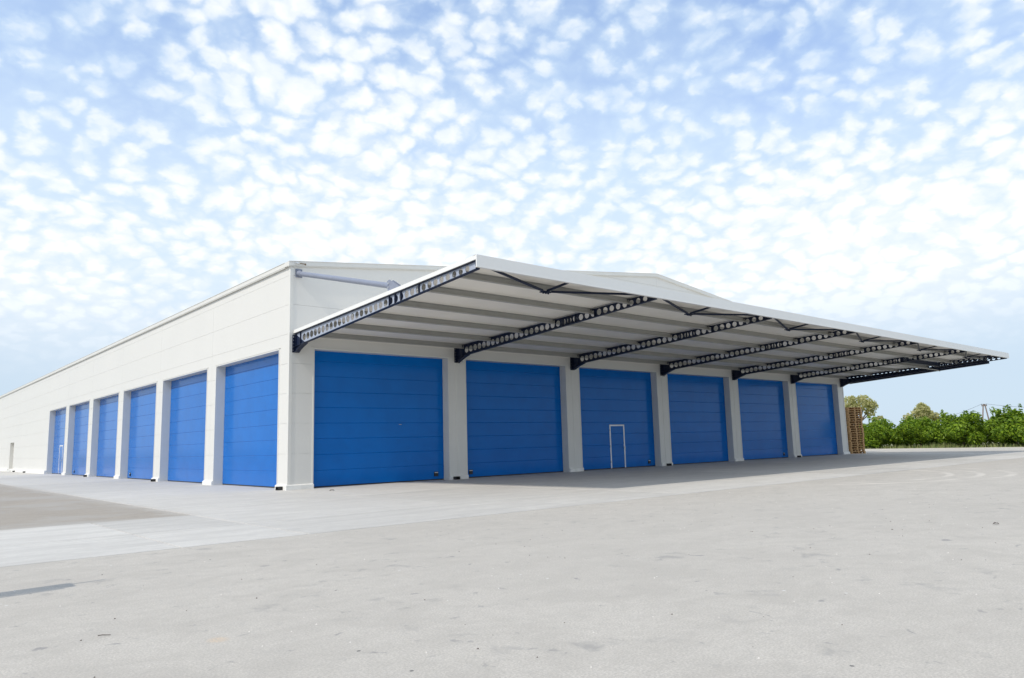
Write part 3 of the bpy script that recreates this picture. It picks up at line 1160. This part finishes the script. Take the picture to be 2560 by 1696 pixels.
# ------------------------------------------------------------------ PALLETS
def pallet_meshes():
    L, W = 1.20, 1.00
    top = MB()
    for k in range(7):
        y = -W / 2 + 0.055 + k * (W - 0.11) / 6
        top.box((-L / 2, y - 0.055, 0.136), (L / 2, y + 0.055, 0.160))
    bot = MB()
    for y in (-W / 2 + 0.055, 0, W / 2 - 0.055):
        bot.box((-L / 2, y - 0.055, 0.0), (L / 2, y + 0.055, 0.024))
    st = MB()
    for x in (-L / 2 + 0.06, 0, L / 2 - 0.06):
        st.box((x - 0.06, -W / 2 + 0.004, 0.090), (x + 0.06, W / 2 - 0.004, 0.1355))
        for y0, y1 in ((-W / 2 + 0.004, -W / 2 + 0.16), (-0.14, 0.14), (W / 2 - 0.16, W / 2 - 0.004)):
            st.box((x - 0.06, y0, 0.0245), (x + 0.06, y1, 0.0895))
    return top.mesh('deck_boards', MAT['pallet']), st.mesh('stringers', MAT['pallet']), bot.mesh('skids', MAT['pallet'])


pmesh = pallet_meshes()
NPAL = 20
ORD = ['', 'second', 'third', 'fourth', 'fifth', 'sixth', 'seventh', 'eighth', 'ninth', 'tenth', 'eleventh']
for k in range(NPAL):
    if k == 0:
        lab = 'brown wooden pallet on the ground, bottom of the tall stack beside the warehouse corner'
    elif k == NPAL - 1:
        lab = 'brown wooden pallet on top of the tall stack beside the warehouse corner'
    elif k <= 9:
        lab = 'brown wooden pallet, %s from the bottom of the tall stack beside the warehouse' % ORD[k]
    else:
        lab = 'brown wooden pallet, %s from the top of the tall stack beside the warehouse' % ORD[NPAL - 1 - k]
    e = empty('wooden_pallet', (41.75 + random.uniform(-0.025, 0.025), 0.28 + random.uniform(-0.025, 0.025), 0.0 + k * 0.1605), lab, 'pallet',
              'pallets in the tall stack', math.radians(-23 + random.uniform(-2.5, 2.5)))
    for nm, me in zip(('deck_boards', 'stringers', 'skids'), pmesh):
        link(nm, me, e)['kind'] = 'stuff'


# ------------------------------------------------------------------ TREES
def crown_mesh(name, m, blobs, n, size, rs, up=0.25):
    rnd = random.Random(rs)
    V, Fc = [], []
    tot = sum(bl[3] ** 2 for bl in blobs)
    for (bx, by, bz, br, sq) in blobs:
        cnt = int(n * br ** 2 / tot)
        for _ in range(cnt):
            while True:
                d = Vector((rnd.gauss(0, 1), rnd.gauss(0, 1), rnd.gauss(0, 1)))
                if d.length > 0.1:
                    break
            d.normalize()
            rr = br * (1 - 0.55 * rnd.random() ** 2.2) * (1 + 0.16 * math.sin(5 * d.x + 3 * bx) * math.cos(4 * d.y + bz * 3))
            if rnd.random() < 0.05:
                rr *= 1.13
            c = Vector((bx + d.x * rr, by + d.y * rr, bz + d.z * rr * sq))
            nrm = (d + Vector((rnd.gauss(0, .55), rnd.gauss(0, .55), rnd.gauss(0, .55) + up))).normalized()
            a = nrm.cross(Vector((rnd.gauss(0, 1), rnd.gauss(0, 1), rnd.gauss(0, 1)))).normalized()
            t = nrm.cross(a)
            L = size * rnd.uniform(0.6, 1.35)
            Wd = L * rnd.uniform(0.42, 0.62)
            i = len(V)
            V += [tuple(c - a * L / 2), tuple(c + t * Wd / 2 + nrm * L * 0.08), tuple(c + a * L / 2 - nrm * L * 0.12), tuple(c - t * Wd / 2 + nrm * L * 0.08)]
            Fc.append((i, i + 1, i + 2, i + 3))
    me = bpy.data.meshes.new(name)
    me.from_pydata(V, [], Fc)
    me.materials.append(m)
    return me


def trunk_mesh(name, h, r, spread, nb, rs):
    rnd = random.Random(rs)
    m = MB()
    m.tube([(0, 0, -0.05), (0.02, 0.01, h * 0.5), (0.0, 0.03, h)], r, 8, r * 0.7)
    for k in range(nb):
        t = 2 * math.pi * k / nb + rnd.uniform(-.4, .4)
        q = spread * rnd.uniform(.7, 1.1)
        m.tube([(0, 0.02, h * 0.85), (math.cos(t) * q * .5, math.sin(t) * q * .5, h + q * .5), (math.cos(t) * q, math.sin(t) * q, h + q * 1.0)], r * 0.5, 6, r * 0.14)
    return m.mesh(name, MAT['bark'])


citrus = []
for v in range(4):
    rnd = random.Random(50 + v)
    blobs = [(0, 0, 1.35, 1.2, 0.9)]
    for k in range(13):
        t = 2 * math.pi * k / 13 * 2.0 + rnd.uniform(-.3, .3)
        q = rnd.uniform(0.9, 1.75)
        blobs.append((math.cos(t) * q, math.sin(t) * q, rnd.uniform(0.55, 2.0), rnd.uniform(0.45, 0.75), 0.95))
    for k in range(8):
        t = rnd.uniform(0, 6.28)
        q = rnd.uniform(.1, 1.3)
        blobs.append((math.cos(t) * q, math.sin(t) * q, rnd.uniform(2.0, 2.5), rnd.uniform(0.3, 0.5), 1.1))
    for k in range(10):
        t = rnd.uniform(0, 6.28)
        q = rnd.uniform(.1, 1.4)
        blobs.append((math.cos(t) * q, math.sin(t) * q, rnd.uniform(2.3, 2.95), 0.15, 2.2))
    citrus.append((trunk_mesh('trunk', 0.6, 0.11, 0.9, 5, v), crown_mesh('crown', MAT['leaf'], blobs, 6000, 0.25, v)))


def tree(name, x, y, z, sc, rz, meshes, label, group):
    e = empty(name, (x, y, z), label, 'tree', group, rz)
    e.scale = (sc[0], sc[0], sc[1])
    link('trunk', meshes[0], e)
    link('crown', meshes[1], e)
    return e


row1 = [
    (60.3, 6.3, (1.06, 1.0), 'citrus tree in the front row right beside the pallet stack'),
    (60.6, 2.75, (1.04, 0.98), 'citrus tree in the front row below the far tree with a rounded crown'),
    (60.2, -0.75, (1.10, 1.10), 'citrus tree in the front row, left neighbour of the tallest citrus tree'),
    (60.4, -4.55, (1.22, 1.16), 'tallest citrus tree in the front row, just right of the power pole'),
    (60.3, 9.8, (1.05, 0.98), 'citrus tree in the front row mostly hidden behind the pallet stack'),
    (60.3, -8.3, (1.15, 1.15), 'citrus tree in the front row cut by the right picture edge'),
]
for k, (x, y, s, lab) in enumerate(row1):
    tree('citrus_tree', x, y, 0, (s[0] * 0.97, s[1] * 0.93), k * 1.7, citrus[k % 4], lab, 'citrus trees along the yard edge')
row2 = [
    (64.6, 8.4, 'citrus tree in the second row behind the pallet stack gap'),
    (64.9, 4.8, 'second row citrus tree filling the gap between the two leftmost citrus trees'),
    (64.7, 1.3, 'second row citrus tree behind the far rounded tree gap'),
    (64.9, -2.6, 'second row citrus tree filling the dip left of the power pole'),
    (64.7, -6.6, 'second row citrus tree behind the right end of the row'),
]
for k, (x, y, lab) in enumerate(row2):
    tree('citrus_tree', x, y, 0, (1.0, 0.82), k * 2.3 + 1, citrus[(k + 2) % 4], lab, 'citrus trees along the yard edge')


def far_tree(x, y, blobs, label, rs, n):
    e = empty('eucalyptus_tree', (x, y, 0), label, 'tree', 'tall pale trees beyond the orchard')
    link('crown', crown_mesh('crown', MAT['hazed_olive'], blobs, n, 0.55, rs), e)
    m = MB()
    m.tube([(0, 0, -0.1), (0.2, 0.1, 2.5), (0, 0, 4.6)], 0.34, 8, 0.2)
    for bl in blobs[:6]:
        m.tube([(0, 0, 3.6), (bl[0] * .6, bl[1] * .6, 3.6 + (bl[2] - 3.6) * .6), (bl[0], bl[1], bl[2])], 0.16, 6, 0.05)
    m.build('trunk', MAT['bark'], e)


RX = Vector((R_.x, R_.y, 0)).normalized()


def bl(u, z, r, sq=0.9, dep=0.0):
    return (RX.x * u, RX.y * u + dep, z, r, sq)


far_tree(140.6, 43.8, [bl(-2.2, 7.3, 1.75), bl(1.4, 7.3, 1.8), bl(0.0, 6.4, 1.5, .9, 1), bl(-3.4, 6.0, 1.3), bl(2.9, 7.0, 1.15), bl(2.4, 5.5, .9), bl(3.3, 4.3, .8, .5), bl(-1.0, 8.3, .9), bl(0.9, 8.5, .8), bl(4.3, 4.6, .5, .6)],
         'tall pale far tree rising above the pallet stack', 11, 2600)
far_tree(150.3, 35.6, [bl(0.4, 5.9, 1.35), bl(-0.7, 5.2, 1.1), bl(1.4, 4.9, 1.2), bl(-2.6, 4.4, .95), bl(2.6, 4.5, 1.0), bl(0, 3.8, 1.6), bl(3.2, 3.8, .7), bl(-2.5, 3.4, .9), bl(0.2, 6.6, .8)],
         'small rounded pale far tree showing above the orchard', 12, 2200)

# weeds and grass at the foot of the orchard: uncountable tufts in one object
rnd = random.Random(3)
V, Fc = [], []
for _ in range(9000):
    x = 58.2 + rnd.random() ** 1.3 * 9
    y = rnd.uniform(-16, 14)
    dens = 0.5 + 0.5 * math.sin(y * 1.1 + 1.0) * math.cos(y * 0.43)
    if rnd.random() > 0.35 + 0.65 * dens:
        continue
    h = rnd.uniform(0.12, 0.42) * (0.5 + dens)
    a = rnd.uniform(0, 6.28)
    w = rnd.uniform(0.02, 0.05)
    lx, ly = rnd.gauss(0, .10), rnd.gauss(0, .10)
    i = len(V)
    V += [(x - math.cos(a) * w, y - math.sin(a) * w, -0.03), (x + math.cos(a) * w, y + math.sin(a) * w, -0.03), (x + lx, y + ly, h)]
    Fc.append((i, i + 1, i + 2))
me = bpy.data.meshes.new('grass')
me.from_pydata(V, [], Fc)
me.materials.append(MAT['weed'])
o = link('grass', me)
tag(o, 'dry grass and weeds at the foot of the citrus trees', None, None, 'stuff')

# ------------------------------------------------------------------ POWER POLE
pp = empty('power_pole', (160.3, 27.2, 0), 'brown wooden A-frame power pole rising behind the citrus trees', 'pole')
for s in (-1, 1):
    m = MB()
    m.tube([(RX.x * 1.15 * s, RX.y * 1.15 * s, -0.1), (RX.x * 0.16 * s, RX.y * 0.16 * s, 6.7)], 0.16, 8, 0.11)
    m.build('leg', MAT['pole'], pp)
m = MB()
m.bar((-RX.x * 0.55, -RX.y * 0.55, 6.35), (RX.x * 0.55, RX.y * 0.55, 6.35), 0.14, 0.14)
m.build('crossarm', MAT['pole'], pp)
for s in (-0.45, 0.0, 0.45):
    m = MB()
    m.tube([(RX.x * s, RX.y * s, 6.42), (RX.x * s, RX.y * s, 6.75)], 0.07, 8)
    m.build('insulator', MAT['cable'], pp)


def cable(p, q, sag, label):
    p, q = Vector(p), Vector(q)
    pts = []
    for k in range(25):
        t = k / 24
        c = p.lerp(q, t)
        c.z -= sag * 4 * t * (1 - t)
        pts.append(c)
    m = MB()
    m.tube(pts, 0.026, 5)
    o = m.build('power_cable', MAT['cable'])
    tag(o, label, 'cable', 'overhead power cables')


cable((160.3 - RX.x * .45, 27.2 - RX.y * .45, 6.72), (196, 75, 6.7), 3.6, 'thin power cable sagging left from the wooden pole')
cable((160.3 + RX.x * .45, 27.2 + RX.y * .45, 6.72), (158, -20, 6.7), 2.2, 'thin power cable sagging right from the wooden pole')


# ------------------------------------------------------------------ LITTER ON THE YARD
def leaf_obj(x, y, L, W, h, rz, label):
    m = MB()
    n = 6
    for k in range(n):
        t0, t1 = k / n, (k + 1) / n
        w0, w1 = W * math.sin(math.pi * max(t0, .03)) , W * math.sin(math.pi * min(t1, .97))
        z0, z1 = 0.006 + h * math.sin(math.pi * t0), 0.006 + h * math.sin(math.pi * t1)
        m.face([((t0 - .5) * L, -w0, z0 + w0 * .5), ((t1 - .5) * L, -w1, z1 + w1 * .5), ((t1 - .5) * L, 0, z1), ((t0 - .5) * L, 0, z0)])
        m.face([((t0 - .5) * L, 0, z0), ((t1 - .5) * L, 0, z1), ((t1 - .5) * L, w1, z1 + w1 * .5), ((t0 - .5) * L, w0, z0 + w0 * .5)])
    o = m.build('dry_leaf', MAT['dry'])
    o.location = (x, y, 0)
    o.rotation_euler = (0, 0, rz)
    tag(o, label, 'leaf')


leaf_obj(1.57, -20.08, 0.10, 0.024, 0.012, -0.6, 'dark curled leaf lying alone on the right of the yard')
leaf_obj(0.6, -1.95, 0.22, 0.04, 0.02, 0.3, 'dark scrap lying on the concrete by the warehouse corner')
m = MB()
m.tube([(-0.045, 0, 0.005), (-0.01, 0.003, 0.007), (0.02, -0.001, 0.006), (0.045, 0.002, 0.005)], 0.003, 6, 0.002)
o = m.build('twig', MAT['dry'])
o.location = (-9.27, -17.42, 0)
o.rotation_euler = (0, 0, -0.62)
tag(o, 'thin dark twig lying on the asphalt at the lower left', 'twig')
# loose grit: uncountable little stones in one object
rnd = random.Random(21)
m = MB()
for _ in range(420):
    x, y = rnd.uniform(-12, 9), rnd.uniform(-21.5, -13)
    r = rnd.uniform(0.004, 0.010) * (1.7 if rnd.random() < .06 else 1)
    m.cur = 0 if rnd.random() < 0.62 else 1
    i = len(m.v)
    k = rnd.uniform(0, 3)
    pts = [(x + r * math.cos(k + q), y + r * math.sin(k + q) * 1.2, 0.0) for q in (0, 2.0, 4.2)]
    top = (x + r * .2, y, r * .9)
    for a in range(3):
        m.face([pts[a], pts[(a + 1) % 3], top])
o = m.build('gravel', [MAT['chalk'], MAT['dry']], None, fix=False)
tag(o, 'scattered grit on the asphalt yard', None, None, 'stuff')

# ------------------------------------------------------------------ made-up post and board, out of view at left, added to cast the foreground shadow
sx_, sy_ = -10.95, -14.92
sp = empty('shadow_caster', (sx_, sy_, 0), 'unseen made-up post and board added left of the yard to cast a shadow', 'shadow caster')
m = MB()
m.tube([(0, 0.06, 0), (0, 0.06, 2.12)], 0.028, 10)
m.tube([(0, 0.06, 2.12), (0, 0.06, 2.46)], 0.020, 8)
m.build('shadow_caster_post', MAT['purlin'], sp)
m = MB()
m.box((-0.018, -0.12, 0.85), (0.018, 0.16, 2.12))
m.build('shadow_caster_board', MAT['white'], sp)
m = MB()
m.tube([(0, -0.18, 0), (0, -0.15, 2.0)], 0.022, 8)
m.box((-0.01, -0.16, 1.5), (0.01, -0.12, 1.54))
m.build('shadow_caster_stay', MAT['purlin'], sp)
